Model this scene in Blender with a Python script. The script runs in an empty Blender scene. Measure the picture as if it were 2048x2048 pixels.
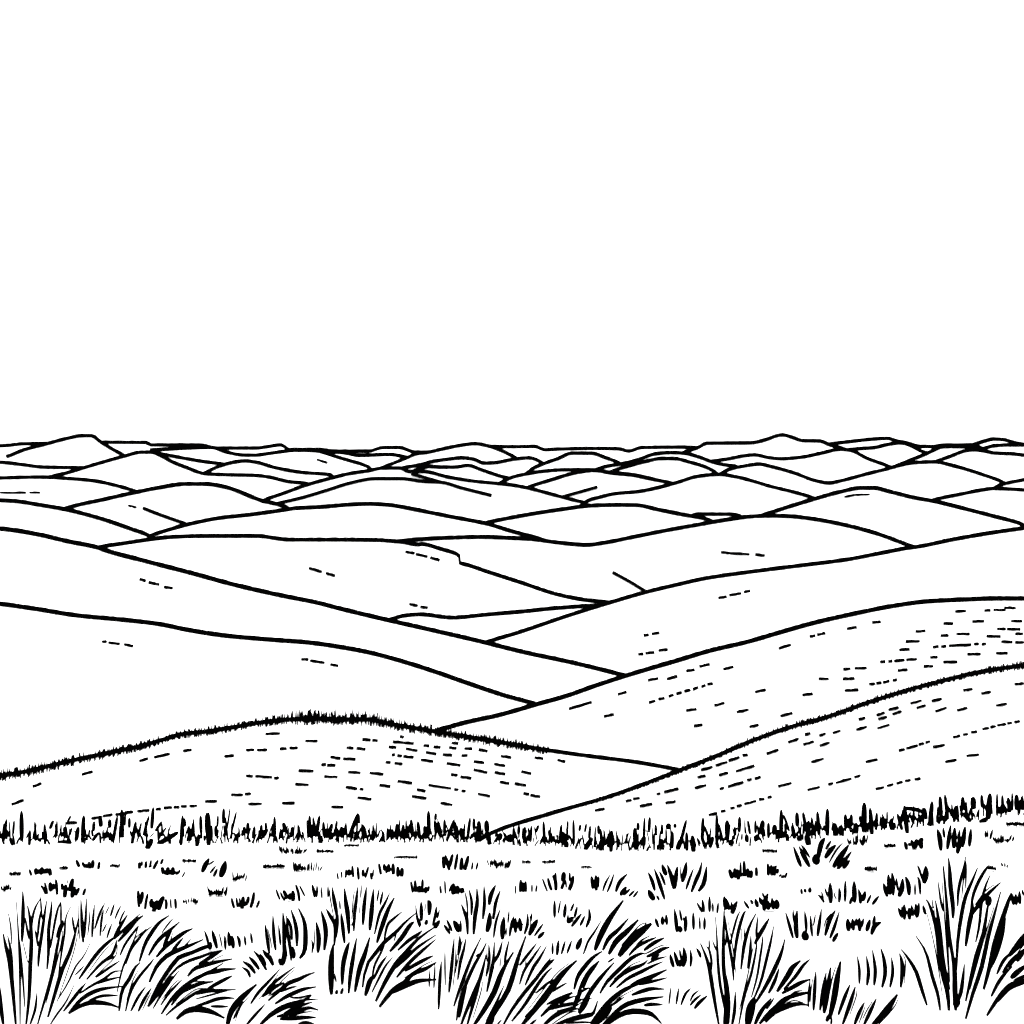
import bpy, math, random
from mathutils import Vector
from mathutils.bvhtree import BVHTree
random.seed(7)
S = bpy.context.scene

# ------------------------------------------------------------------ camera, sky, sun, exposure
F = 2120.0            # focal length in photograph pixels (2048 wide)
HY = 900.0            # eye level row
cd = bpy.data.cameras.new('camera'); cam = bpy.data.objects.new('camera', cd)
S.collection.objects.link(cam); S.camera = cam
cam.location = (0, 0, 0); cam.rotation_euler = (math.radians(90), 0, 0)
cd.sensor_width = 36; cd.lens = 36 * F / 2048
cd.shift_y = -(1024 - HY) / 2048
cd.clip_start = 0.1; cd.clip_end = 30000

W = bpy.data.worlds.new("World"); S.world = W; W.use_nodes = True
nt = W.node_tree; nt.nodes.clear()
sky = nt.nodes.new('ShaderNodeTexSky'); sky.sky_type = 'NISHITA'; sky.sun_disc = False
sky.sun_elevation = math.radians(55); sky.sun_rotation = math.radians(200)
sky.air_density = 1.0; sky.dust_density = 1.0; sky.ozone_density = 0.5
hs = nt.nodes.new('ShaderNodeHueSaturation'); hs.inputs['Saturation'].default_value = 0.15
bg = nt.nodes.new('ShaderNodeBackground'); bg.inputs['Strength'].default_value = 0.15
ow = nt.nodes.new('ShaderNodeOutputWorld')
veil = nt.nodes.new('ShaderNodeMixRGB'); veil.blend_type = 'MIX'; veil.inputs[0].default_value = .7
veil.inputs[2].default_value = (6, 6, 6, 1)          # even white cloud cover
nt.links.new(sky.outputs[0], hs.inputs['Color']); nt.links.new(hs.outputs[0], veil.inputs[1]); nt.links.new(veil.outputs[0], bg.inputs[0]); nt.links.new(bg.outputs[0], ow.inputs[0])
sd = bpy.data.lights.new('sun', 'SUN'); sun = bpy.data.objects.new('sun', sd); S.collection.objects.link(sun)
sd.energy = 1.5; sd.angle = math.radians(12); sd.color = (1, .98, .95)
sun.rotation_euler = (math.radians(35), 0, math.radians(20))
S.view_settings.view_transform = 'Standard'; S.view_settings.look = 'None'
S.view_settings.gamma = 1; S.view_settings.use_curve_mapping = False
S.view_settings.exposure = 1.8

# ------------------------------------------------------------------ materials
def mat(name, c, rough=1.0, noise=0.0):
    m = bpy.data.materials.new(name); m.use_nodes = True
    b = m.node_tree.nodes['Principled BSDF']
    b.inputs['Roughness'].default_value = rough
    b.inputs['Specular IOR Level'].default_value = 0
    if noise:
        n = m.node_tree.nodes.new('ShaderNodeTexNoise'); n.inputs['Scale'].default_value = 3
        r = m.node_tree.nodes.new('ShaderNodeMapRange')
        r.inputs['To Min'].default_value = c[0] - noise; r.inputs['To Max'].default_value = c[0] + noise
        m.node_tree.links.new(n.outputs['Fac'], r.inputs['Value'])
        m.node_tree.links.new(r.outputs[0], b.inputs['Base Color'])
    b.inputs['Base Color'].default_value = (*c, 1)
    return m
PAPER = mat('white_ground', (.84,)*3, 1, .02)
INK = mat('black_ink', (.0003,)*3)

# ------------------------------------------------------------------ helpers
CROPS = {'N': (0, 0, 1), 'A': (0, 840, 3.773), 'B': (512, 840, 3.773), 'C': (1024, 840, 3.773), 'D': (1536, 840, 3.773),
         'E': (0, 1080, 2.76), 'F': (680, 1080, 2.76), 'G': (1348, 1080, 2.76),
         'E2': (0, 1460, 2.76), 'F2': (680, 1460, 2.76), 'G2': (1348, 1400, 2.76),
         'c0': (0, 1740, 6.2727), 'c1': (290, 1740, 6.2727), 'c2': (580, 1740, 6.2727), 'c3': (870, 1740, 6.2727),
         'c4': (1160, 1740, 6.2727), 'c5': (1450, 1740, 6.2727), 'c6': (1740, 1740, 6.2727),
         'k0': (0, 1560, 4.6), 'k1': (400, 1560, 4.6), 'k2': (800, 1560, 4.6), 'k3': (1200, 1560, 4.6), 'k4': (1600, 1560, 4.3125)}
def cv(c, x, y):
    o = CROPS[c]; return (o[0] + x / o[2], o[1] + y / o[2])
def ray(px, py, d):                       # point at distance d along the line of sight through a row and column
    return Vector(((px - 1024) / F * d, d, -(py - HY) / F * d))
def interp(tab, x):
    if x <= tab[0][0]: return tab[0][1]
    for (a, b), (c, d) in zip(tab, tab[1:]):
        if x <= c: return b + (d - b) * (x - a) / (c - a)
    return tab[-1][1]
def pchip(pts):
    n = len(pts); h = [pts[i+1][0] - pts[i][0] for i in range(n-1)]
    s = [(pts[i+1][1] - pts[i][1]) / h[i] for i in range(n-1)]
    m = [s[0]] + [0 if s[i-1]*s[i] <= 0 else 2*s[i-1]*s[i]/(s[i-1]+s[i]) for i in range(1, n-1)] + [s[-1]]
    out = []
    for i in range(n-1):
        k = max(1, int(math.ceil(h[i] / 7)))
        for j in range(k):
            t = j / k
            out.append((pts[i][0] + h[i]*t, (2*t**3-3*t*t+1)*pts[i][1] + (t**3-2*t*t+t)*h[i]*m[i] + (-2*t**3+3*t*t)*pts[i+1][1] + (t**3-t*t)*h[i]*m[i+1]))
    out.append(pts[-1]); return out
class MB:
    def __init__(s): s.v = []; s.f = []
    def tube(s, P, R, n=6, up=Vector((0, 0, 1))):
        k0 = len(s.v)
        for i, p in enumerate(P):
            t = (P[min(i+1, len(P)-1)] - P[max(i-1, 0)])
            t = t.normalized() if t.length > 1e-9 else Vector((1, 0, 0))
            a = t.cross(Vector((0, 1, 0)));  a = a.normalized() if a.length > 1e-5 else Vector((0, 0, 1))
            b = t.cross(a).normalized(); r = R[i] if isinstance(R, list) else R
            for j in range(n):
                an = 2*math.pi*j/n; s.v.append(p + a*(r*math.cos(an)) + b*(r*math.sin(an)))
        for i in range(len(P)-1):
            for j in range(n):
                q = k0 + i*n; s.f.append((q+j, q+(j+1) % n, q+n+(j+1) % n, q+n+j))
        s.f.append(tuple(range(k0, k0+n))[::-1]); e = len(s.v); s.f.append(tuple(range(e-n, e)))
    def blade(s, P, Wd):                     # a tapered leaf of diamond cross section
        k0 = len(s.v)
        for i, p in enumerate(P):
            t = (P[min(i+1, len(P)-1)] - P[max(i-1, 0)])
            t = t.normalized() if t.length > 1e-9 else Vector((0, 0, 1))
            view = p.normalized()
            a = t.cross(view); a = a.normalized() if a.length > 1e-5 else Vector((1, 0, 0))
            b = a.cross(t).normalized(); h = Wd[i]/2
            for q in (a*h, b*h*.4, -a*h, -b*h*.4): s.v.append(p + q)
        for i in range(len(P)-1):
            for j in range(4):
                q = k0 + i*4; s.f.append((q+j, q+(j+1) % 4, q+4+(j+1) % 4, q+4+j))
        s.f.append((k0+3, k0+2, k0+1, k0)); e = len(s.v); s.f.append((e-4, e-3, e-2, e-1))
    def build(s, name, m, parent=None, origin=None, smooth=False, **pr):
        o0 = Vector(origin) if origin is not None else Vector((0, 0, 0))
        me = bpy.data.meshes.new(name); me.from_pydata([tuple(x - o0) for x in s.v], [], s.f); me.update()
        if smooth: me.polygons.foreach_set('use_smooth', [True]*len(me.polygons))
        o = bpy.data.objects.new(name, me); S.collection.objects.link(o); o.location = o0
        me.materials.append(m)
        if parent: o.parent = parent
        for k, v in pr.items(): o[k] = v
        return o
def parse(txt):                               # 'A 0,10 20,30 B 5,6 ...'
    out = []; c = 'N'
    for w in txt.split():
        if ',' in w:
            a, b = w.split(','); out.append(cv(c, float(a), float(b)))
        else: c = w
    return out

# ------------------------------------------------------------------ valley floor
GROW = [(10, 1900), (24, 1800), (33, 1765), (50, 1720), (80, 1620), (130, 1530), (190, 1460), (270, 1380), (420, 1280),
        (600, 1160), (1000, 1070), (1600, 1000), (3000, 950), (9000, 918), (20000, 908)]
def gz(d): return -(interp(GROW, d) - HY) / F * d - .5
g = MB(); ds = [10, 24, 33, 50, 80, 130, 190, 270, 420, 600, 1000, 1600, 3000, 6000, 9000, 20000]
for i, d in enumerate(ds):
    for j in range(41): g.v.append(Vector(((j-20)/20*(d*1.6+60), d, gz(d)-1.0)))
for i in range(len(ds)-1):
    for j in range(40): q = i*41+j; g.f.append((q, q+1, q+42, q+41))
g.build('ground', PAPER, kind='structure')

# ------------------------------------------------------------------ hills: distance, crest (visible and running on behind its neighbours)
HILLS = [
 (30, 'grass', 'N 300,1990 700,1840 900,1730 978,1668 1100,1627 1220,1592 1303,1562 G 0,1282 200,1205 450,1100 650,1030 850,975 1060,900 1300,825 1500,772 1700,725 1932,690 N 2300,1300 2700,1290'),
 (45, 'grass', 'N -500,1640 -200,1585 E 0,1300 150,1275 300,1240 450,1205 620,1170 780,1135 920,1095 1010,1070 1150,1055 1300,1030 1430,1008 1600,990 1750,985 F 0,990 150,990 280,1015 400,1035 520,1055 700,1085 900,1118 1150,1160 1400,1195 1600,1220 1870,1268 N 1500,1575 1800,1650 2400,1800'),
 (80, '', 'N -200,1690 0,1650 500,1570 800,1487 F 540,1050 700,1005 880,965 1090,905 1250,860 1420,800 1590,745 1750,697 G 0,670 200,610 400,563 600,505 780,455 1000,405 1200,365 1400,338 1600,328 1780,322 1932,322 N 2400,1205 2700,1230'),
 (130, '', 'N -500,1160 E 0,352 200,380 420,415 700,442 870,462 1050,498 1250,528 1500,550 1700,565 F 0,590 160,620 330,665 520,725 720,795 900,855 1080,905 N 1150,1435 1500,1540 2400,1800'),
 (190, '', 'N -500,990 A 0,818 100,830 300,865 500,912 760,968 E 560,48 800,115 1050,180 1300,248 1550,305 1750,345 F 0,378 250,438 500,495 800,565 1000,615 1300,680 1580,750 N 1400,1392 2400,1650'),
 (270, '', 'N -300,1540 0,1500 500,1420 900,1310 F 820,560 1000,505 1250,420 1480,348 1690,287 G 0,250 180,210 400,178 700,140 950,108 1150,70 1300,42 D 1130,955 1400,900 1700,848 1932,815 N 2300,1020 2700,1010'),
 (330, '', 'N 200,1400 400,1330 700,1262 F 290,435 350,418 440,410 620,428 800,412 1000,395 1200,375 1430,362 N 1250,1213 1400,1240 1700,1300'),
 (420, '', 'N -300,1200 150,1115 A 770,955 900,935 1100,905 1300,882 1500,875 B 0,874 250,902 600,902 900,905 1100,920 1230,940 F 450,22 560,50 640,75 652,83 655,121 720,142 800,170 1000,235 1200,300 1350,330 1480,344 N 1300,1235 2400,1500'),
 (480, '', 'N -500,975 A 0,605 120,612 300,640 500,675 750,740 1000,825 1120,870 N 306,1080 600,1130 900,1200'),
 (520, '', 'N 300,1200 700,1102 B 1090,912 1230,900 1450,888 1700,882 C 0,890 150,898 300,918 450,935 560,942 700,925 900,885 1150,835 1400,790 1600,755 1800,728 D 0,722 150,725 300,740 550,785 800,850 1050,940 N 1900,1120 2400,1300'),
 (600, '', 'N 0,1130 285,1078 A 1150,868 1300,820 1450,780 1650,740 1900,712 B 200,680 300,665 500,655 700,638 850,632 1000,640 1200,675 1450,725 1740,782 C 0,840 200,892 N 1105,1087 1300,1130 1600,1200'),
 (650, '', 'N 1300,1110 1480,1046 D 0,705 200,640 350,595 550,540 700,512 800,512 900,535 1100,585 1250,612 1450,660 1700,725 1900,780 N 2060,1058 2300,1120'),
 (700, '', 'N 700,1120 950,1052 C -150,765 0,735 200,700 400,670 600,645 800,640 940,642 1100,675 1300,715 1450,742 1500,762 N 1440,1054 1700,1130'),
 (720, '', 'N 0,1060 115,1025 A 500,665 800,595 1000,550 1200,510 1400,482 1550,482 1700,505 B 0,592 50,610 150,632 230,660 N 590,1027 800,1100'),
 (790, '', 'N 1300,1080 1362,1037 C 1340,728 1400,710 1640,710 1720,724 N 1500,1050 1600,1100'),
 (800, '', 'N -500,975 A 0,437 300,430 500,440 700,457 900,500 1040,545 N 290,992 500,1060'),
 (820, '', 'N 1000,1070 1155,1016 C 580,605 650,585 780,555 950,540 1100,510 1250,470 1400,425 1560,410 1700,430 1850,470 D 0,495 200,545 350,592 N 1640,1005 1800,1060'),
 (840, '', 'N 1700,1060 1850,1008 D 1260,600 1450,560 1600,530 1700,517 1850,522 1932,528 N 2300,1000'),
 (860, '', 'N 400,1050 515,1008 B 60,605 200,555 380,490 560,440 700,405 850,382 960,362 1090,362 1150,388 1260,388 1450,430 1650,462 1932,490 C 150,520 300,560 450,600 560,628 N 1190,1020 1400,1070'),
 (900, '', 'N 950,1010 1048,980 C 130,505 300,450 450,405 560,385 620,380 750,400 900,415 1050,445 1200,475 N 1370,975 1500,1010'),
 (930, '', 'N 1900,1000 1985,978 D 1750,490 1932,450 N 2200,930'),
 (980, '', 'N 1300,1000 1425,956 C 1580,402 1640,372 1750,347 1870,332 D 0,345 200,400 350,455 460,475 550,458 750,405 900,368 1000,340 1100,322 1250,315 1400,345 1600,405 1790,478 N 2020,975 2200,1010'),
 (1010, '', 'N 900,1000 1000,966 C 0,432 100,408 250,385 400,375 600,375 750,395 900,410 1000,430 N 1370,975 1500,1010'),
 (1040, '', 'N 780,960 845,936 B 1300,350 1400,355 1500,355 1600,342 1700,375 1850,425 1932,447 N 1060,975 1150,1000'),
 (1060, '', 'N 1100,1000 1212,952 C 740,395 850,355 1000,315 1130,290 1220,290 1350,320 1450,350 1530,390 N 1440,952 1600,1000'),
 (1120, '', 'N 1700,960 1850,935 D 1280,308 1380,272 1490,232 1560,225 1640,235 1700,248 1850,255 1932,265 N 2300,925'),
 (1160, '', 'N 1100,980 1180,942 C 640,372 700,352 850,325 950,300 1080,255 1200,245 1300,250 1400,275 1530,322 1620,340 1680,345 N 1480,937 1600,960'),
 (1200, '', 'N 0,990 75,962 A 370,430 500,400 600,370 750,325 930,275 1070,242 1150,242 1200,262 1300,315 1400,355 1550,405 1700,412 B 0,418 100,430 250,465 380,478 N 640,985 800,1020'),
 (1260, '', 'N 1700,960 1780,938 D 960,350 1080,300 1200,252 1260,222 1330,200 1450,200 1540,210 1600,225 N 1990,912 2200,960'),
 (1320, '', 'N 1300,960 1412,926 C 1500,312 1620,295 1750,270 1830,262 1932,282 D 100,292 250,280 400,250 550,220 620,228 750,290 900,345 N 1785,937 1900,960'),
 (1350, '', 'N -300,915 A 0,318 160,335 330,355 620,360 N 175,938 300,970'),
 (1380, '', 'N 300,970 400,950 A 1560,392 1650,350 1780,315 1850,308 1932,318 B 150,360 350,395 560,412 N 670,957 800,990'),
 (1430, '', 'N 950,990 1045,952 C 120,395 150,370 250,325 350,290 450,250 600,250 700,282 800,320 N 1250,935 1400,970'),
 (1520, '', 'N 285,925 A 1150,247 1250,262 1400,290 1550,315 1700,335 N 480,945 600,970'),
 (1560, 'noleft', 'A 50,275 180,225 350,180 500,140 620,118 690,118 760,165 850,220 930,265 N 260,920 400,960'),
 (1600, '', 'N 740,960 800,937 B 1240,337 1320,315 1450,295 1560,285 1640,295 1720,325 1800,322 1932,298 C 0,290 130,285 230,325 N 1100,945 1200,970'),
 (1680, '', 'N 1200,960 1320,925 1372,903 C 1400,210 1470,175 1800,172 D 0,143 60,120 110,112 180,130 260,155 390,158 460,185 530,205 620,232 N 1750,925 1900,960'),
 (1800, '', 'N 1880,940 1950,905 D 1600,225 1650,208 1700,195 1800,188 1932,188 N 2300,895'),
 (1900, '', 'N 1600,940 1690,903 D 620,222 700,215 800,208 900,185 1000,172 N 1850,905 2000,940'),
 (2000, '', 'N 700,960 815,915 B 1210,255 1290,245 1400,220 1550,190 1650,178 1750,195 1850,230 1932,270 N 1050,925 1200,960'),
 (2200, '', 'N 300,900 A 1600,207 1700,240 1850,265 B 0,265 100,252 200,238 300,228 450,232 520,248 600,275 700,305 850,355 N 745,942 900,980'),
 (2400, '', 'N 1500,920 1650,892 D 470,182 600,165 780,145 900,138 960,155 1060,175 1150,200 1240,200 1330,190 1530,188 N 2000,915 2200,960'),
 (2600, '', 'N 1700,930 1870,902 D 1330,202 1530,188 1640,157 1700,143 1770,147 1850,168 1932,185 N 2200,900'),
 (2800, '', 'N 500,930 B 600,242 680,250 780,268 930,262 1010,260 1130,280 1200,295 1290,325 N 900,945'),
 (3300, '', 'N -700,905 A -900,205 0,195 80,190 170,180 350,178 600,178 770,168 1100,170 1140,188 1500,188 1640,212 1932,212 B 80,203 190,188 250,225 310,222 460,222 600,235 850,235 960,208 1080,208 1200,242 1290,242 1500,222 1700,190 1800,200 C 0,202 170,200 250,225 350,220 560,215 800,218 880,235 980,208 1300,205 1400,210 D -200,215 300,205 600,195 1240,200 1530,192 1932,195 N 2400,897 2800,905'),
]
hills = []; grassy = []
bvv = []; bvp = []; owner = []
dep = [h[0] for h in HILLS]
for hi, (d, flag, txt) in enumerate(HILLS):
    pts = parse(txt)
    raw = []
    if flag == 'noleft': raw = [(-300, 975), (-60, 925)]
    clean = list(raw)
    for p in pts:
        if not clean or p[0] > clean[-1][0] + .8: clean.append(p)
    line = pchip(clean)
    near = 24 if hi == 0 else dep[hi-1]
    w = max((d - near)*.8, d*.012)
    m = MB(); NS = 10; n = len(line)
    crest = [ray(px, py, d) for px, py in line]
    # cross section: steep lee side, summit, long rounded slope to the valley floor
    wpx = 8.7 if d > 750 else 9.8 if d > 200 else 10.8 if d > 50 else 9.6
    sink = wpx/2/F*d*.85
    for c0 in crest:
        c = c0 - Vector((0, 0, sink))
        zb = min(gz(d), c.z - .02*d) - 1
        drop = c.z - zb
        m.v.append(Vector((c.x, d + .55*drop + .02*d, zb)))
        m.v.append(Vector((c.x, d + .06*drop + .001*d, c.z - .12*drop - .001*d)))
        m.v.append(c.copy())
        zf = min(gz(d - w), c.z - .25*w) - .5
        for k in range(1, NS+1):
            t = k/NS; f = .55*t + .45*(1-math.cos(math.pi*t))/2
            m.v.append(Vector((c.x, d - w*t, c.z + (zf - c.z)*f)))
    R = NS + 3
    for i in range(n-1):
        for k in range(R-1):
            q = i*R + k; m.f.append((q, q+1, q+R+1, q+R))
    ho = m.build('hill', PAPER, smooth=False, kind='structure')
    b0 = len(bvv); bvv += m.v
    for f in m.f: bvp.append(tuple(b0+x for x in f)); owner.append(hi)
    lo = len(raw) and 60 or 0
    ink = [p for p, l in zip(crest, line) if not raw or l[0] >= 13]
    t = MB(); t.tube(ink, [wpx/2/F*d*random.uniform(.9, 1.08) for _ in ink], 6)
    t.build('crest_line', INK, parent=ho)
    if flag == 'grass': grassy.append((hi, d, line, ho))
    hills.append(ho)
bvh = BVHTree.FromPolygons([tuple(v) for v in bvv], bvp)
def hit(px, py):
    dr = ray(px, py, 1.0).normalized()
    loc, nrm, idx, dist = bvh.ray_cast(Vector((0, 0, 0)), dr)
    return (loc, owner[idx]) if loc is not None else (None, None)

# ---- hair-like grass standing along the two nearest ridges
for hi, d, line, ho in grassy:
    gr = MB()
    for (px, py) in line:
        if px < -60 or px > 2110: continue
        for _ in range(4):
            x = px + random.uniform(-3.5, 3.5); y = interp(line, x)
            if hi == 1:
                up = interp([(0, 13), (350, 10), (560, 12), (600, 19), (700, 20), (790, 13), (1090, 11), (1110, 2), (1400, 1)], x)
                dn = interp([(0, 14), (350, 11), (560, 11), (620, 15), (790, 13), (1090, 12), (1110, 4), (1400, 3)], x)
            else:
                up = interp([(1000, 3), (1300, 6), (1400, 8), (1600, 10), (1850, 8), (2048, 10)], x)
                dn = interp([(1000, 4), (1300, 8), (1400, 9), (1850, 9), (2048, 10)], x)
            a = y + dn*random.uniform(.3, 1); b = y - up*random.uniform(.3, 1.1); lean = random.uniform(-2, 3)
            p, o = hit(x, a)
            if p is None or o != hi: continue
            dd = p.y
            gr.blade([ray(x, a, dd), ray(x+lean*.5, (a+b)/2, dd), ray(x+lean, b, dd)], [2.2/F*dd, 3.7/F*dd, 1.8/F*dd])
    gr.build('ridge_grass', INK, parent=ho, kind='stuff')

# ---- short grass marks and gullies lying on the slopes
DASH = {
'E': '770 218 805 228;820 235 880 248;905 260 955 268;565 562 588 564;600 568 660 576;685 578 735 588;1707 158 1775 178;1800 185 1848 200;1663 660 1703 663;1712 667 1793 680;1823 688 1868 697;770 1222 817 1208;852 1202 937 1182;1012 1166 1058 1160;1238 1197 1290 1192;1465 1074 1545 1070;1685 1111 1755 1111;1360 1161 1402 1161;1420 1161 1473 1161;1542 1156 1583 1152;1597 1150 1643 1150;450 1298 512 1280;1823 1200 1880 1207;1773 1242 1800 1242;1805 1245 1853 1246;1647 1275 1732 1278;1790 1307 1863 1311;1360 1303 1395 1306;1410 1306 1503 1312;1513 1316 1538 1316',
'E2': '180 315 230 296;65 412 130 390;1630 300 1705 305;1277 360 1340 360;1353 355 1385 355;1133 397 1197 395;1370 411 1445 410;1557 405 1628 405;1828 426 1897 427;1047 422 1087 420;1000 423 1030 423;960 428 990 427;906 431 948 430;860 440 888 437;760 450 825 445;700 457 733 455;570 477 620 468;505 491 560 483;368 517 425 513;640 468 700 462',
'F': '360 66 412 76;420 80 485 95;498 98 550 115;383 356 430 365;443 370 485 377;1675 530 1705 524;1720 520 1765 514;1645 634 1675 630;1685 628 1737 622;1757 613 1810 606;1698 778 1758 765;1803 770 1863 756;1532 855 1583 840;1262 935 1390 897;1455 977 1512 965;1703 900 1742 888;1757 880 1793 874;1813 865 1842 856;1857 850 1887 842;1900 836 1932 830;1912 725 1932 722;1912 943 1932 940',
'F2': '122 55 170 57;178 58 210 62;333 37 352 43;35 100 76 102;90 104 142 108;290 66 350 72;350 72 408 77;268 94 312 100;460 88 494 90;515 94 556 99;615 72 655 77;603 99 645 104;686 104 732 107;764 110 816 120;362 105 430 117;472 125 534 135;565 137 622 142;670 143 705 143;285 138 305 139;315 143 343 145;348 147 408 154;18 160 87 163;250 178 280 181;300 186 346 189;445 167 517 176;587 186 667 198;737 176 798 184;850 188 914 201;886 145 948 155;1073 153 1124 161;1200 166 1246 178;1000 230 1058 243;45 234 115 239;162 238 242 247;737 220 816 238;852 236 915 246;610 247 650 251;664 259 727 270;880 289 936 297;962 297 1030 309;316 284 400 295;217 305 280 314;30 318 97 327;107 328 130 330;487 305 615 325;630 330 655 333;670 336 695 340;422 330 473 341;760 353 830 369;1012 352 1045 356;1050 361 1108 371;95 375 175 384;395 368 480 380;553 405 622 417;1575 397 1610 387;1618 382 1655 377;1747 356 1770 352;1788 345 1870 325;1653 423 1725 410;1795 406 1853 397;1405 447 1462 436',
'G': '258 70 310 74;310 76 418 82;448 83 502 88;245 322 292 315;305 307 372 296;388 290 418 282;578 602 645 580;747 536 780 530;790 524 837 517;952 492 1010 484;1093 458 1142 453;1552 397 1610 394;1712 391 1748 391;1765 388 1830 389;1823 376 1885 378;1487 463 1540 463;1647 452 1710 450;1862 450 1920 450;1332 506 1390 504;1470 529 1517 529;1558 520 1632 521;1785 493 1832 494;1838 493 1912 495;1883 519 1925 519;1725 532 1803 535;1277 562 1357 560;1807 563 1870 567;1883 566 1932 567;1430 594 1462 590;1474 590 1505 588;1518 586 1640 580;1657 577 1683 576;1697 576 1722 575;1243 609 1302 605;1620 633 1693 632;1778 627 1842 627;1413 650 1455 648;1487 676 1565 675;1377 700 1430 698;1138 676 1167 674;1182 672 1207 670;1215 670 1273 664;1283 664 1340 659;1233 722 1290 718;933 716 975 712;995 710 1065 708;797 769 855 768;930 769 998 766;940 834 1020 829;1077 798 1110 795;1117 793 1147 790;1155 788 1190 780;1205 776 1233 774;707 858 767 850;448 842 507 828;68 726 115 717;140 700 198 688;272 716 330 702;0 758 18 755;12 853 42 843;57 838 90 829;102 827 135 815;150 812 175 804;183 800 215 793;68 943 126 935;222 915 280 902;345 953 413 938;587 975 655 957;108 1029 158 1022;416 1034 468 1022;1018 993 1058 984;1118 970 1163 955;1183 940 1240 926;1305 905 1367 888;1423 892 1478 878;1598 833 1648 825;1697 850 1748 840;1880 798 1932 795;1128 993 1175 978;1205 965 1257 948;1340 930 1390 915;1443 948 1505 928;1563 942 1620 930;1778 916 1837 907;1005 1050 1065 1032;1122 1043 1190 1022;720 1076 755 1070;803 1083 838 1070;875 1068 920 1054;630 1120 688 1098;714 1132 772 1115;803 1138 860 1120;510 1183 578 1160;1542 1092 1580 1083;1597 1078 1622 1073;1640 1065 1672 1060;1703 1047 1737 1040;1747 1036 1775 1030;1785 1026 1830 1018;1840 1014 1865 1012;1880 1008 1910 1004;1430 1145 1495 1133;1240 1165 1273 1157;1282 1153 1345 1136;1352 1132 1380 1125;1388 1120 1412 1114;1498 1228 1560 1215;1615 1195 1683 1187;757 1228 827 1209;1057 1228 1125 1214;147 1273 214 1253;228 1247 295 1228;300 1222 362 1200;377 1193 408 1187;128 1313 176 1303;246 1300 300 1287;340 1280 445 1248',
'G2': '112 489 180 472;250 494 278 488;296 482 385 455;403 446 430 440;443 437 480 427;575 480 650 460;737 500 805 482;852 470 880 462;893 460 980 436;997 430 1030 418;1113 494 1160 484;1177 478 1210 467;1228 463 1262 455;1275 450 1307 445;1327 440 1362 437;0 493 25 493;190 638 240 628;257 618 285 612;310 602 335 595;345 590 375 582;387 577 455 560;468 553 500 547;515 542 540 535;0 563 10 563',
'A': '0 551 195 551;222 551 302 551;968 648 1030 662', 'B': '458 300 540 326', 'D': '575 583 650 567;650 567 768 563'}
marks = {}
for c, txt in DASH.items():
    for s in txt.split(';'):
        a = [float(v) for v in s.split()]
        x0, y0 = cv(c, a[0], a[1]); x1, y1 = cv(c, a[2], a[3])
        wd = 5.4 if c in 'ABD' else 6.7
        P = []; own = []
        for k in range(5):
            t = k/4; x = x0+(x1-x0)*t; y = y0+(y1-y0)*t + (random.uniform(-.5, .5) if 0 < k < 4 else 0)
            p, o = hit(x, y)
            if p is not None: P.append((p, o))
        if len(P) < 2: continue
        o = P[len(P)//2][1]; P = [p for p, q in P if q == o]
        if len(P) < 2: continue
        dd = P[0].y; rr = wd/2/F*dd
        P = [p * (1 - rr*1.6/p.length) + Vector((0, 0, rr*.3)) for p in P]
        marks.setdefault(o, MB()).tube(P, [rr*random.uniform(.75, 1.05)] + [rr*random.uniform(.85, 1.15) for _ in P[1:-1]] + [rr*random.uniform(.75, 1.05)], 6)
for o, m in marks.items(): m.build('grass_marks', INK, parent=hills[o], kind='stuff')
for wd, txt in [(6.5, 'F 1505,178 1600,230 1690,285'), (7, 'A 1080,665 1200,712 1300,748 1400,782'), (6.5, 'C 385,578 520,540 645,505'),
                (7, 'B 150,632 350,585 550,525 700,478 900,442 1100,442 1250,462 1400,470 1550,512 1780,570'), (6.5, 'B 1150,400 1260,430 1400,470')]:
    line = pchip(parse(txt)); P = [hit(*p) for p in line]; P = [p for p in P if p[0] is not None]
    o = P[len(P)//2][1]; P = [p[0] for p in P if p[1] == o]
    rr = [(wd+1)/2/F*p.y for p in P]
    m = MB(); m.tube([p*(1 - r*1.3/p.length) for p, r in zip(P, rr)], rr, 6)
    m.build('gully_line', INK, parent=hills[o])

# ------------------------------------------------------------------ meadow we stand on
MA, MBb = .3304, .634
TE = [(-600, 1690), (0, 1685), (900, 1681), (1000, 1686), (1250, 1699), (1400, 1697), (1600, 1678), (1800, 1655), (2048, 1626), (2500, 1580)]
def mz(X, d):
    px = 1024 + F*X/max(d, 1)
    te = (interp(TE, px) - HY)/F
    s = min(1, max(0, (d-4)/12)); s = s*s*(3-2*s)
    z = -(MA*d + MBb) + s*16*(.370 - te)
    if d > 16: z -= (d-16)*.45
    return z
m = MB(); rows = [.5, 1, 1.5, 2, 2.5, 3, 3.5, 4, 5, 6, 7, 8, 9, 10, 11, 12, 13, 14, 15, 15.5, 16, 16.5, 17, 18, 20, 22, 24]; NX = 120
for d in rows:
    for j in range(NX+1): X = (j/NX-.5)*2*(d*.75+2); m.v.append(Vector((X, d, mz(X, d))))
for i in range(len(rows)-1):
    for j in range(NX): q = i*(NX+1)+j; m.f.append((q, q+1, q+NX+2, q+NX+1))
m.build('meadow', PAPER, kind='structure', smooth=True)
def gd(px, py):                            # distance at which the meadow is met
    u = (px-1024)/F; t = (py-HY)/F; lo, hi_ = 1.2, 16.0
    if -mz(u*hi_, hi_)/hi_ >= t: return hi_
    for _ in range(30):
        c = (lo+hi_)/2
        if -mz(u*c, c)/c > t: lo = c
        else: hi_ = c
    return lo

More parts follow.
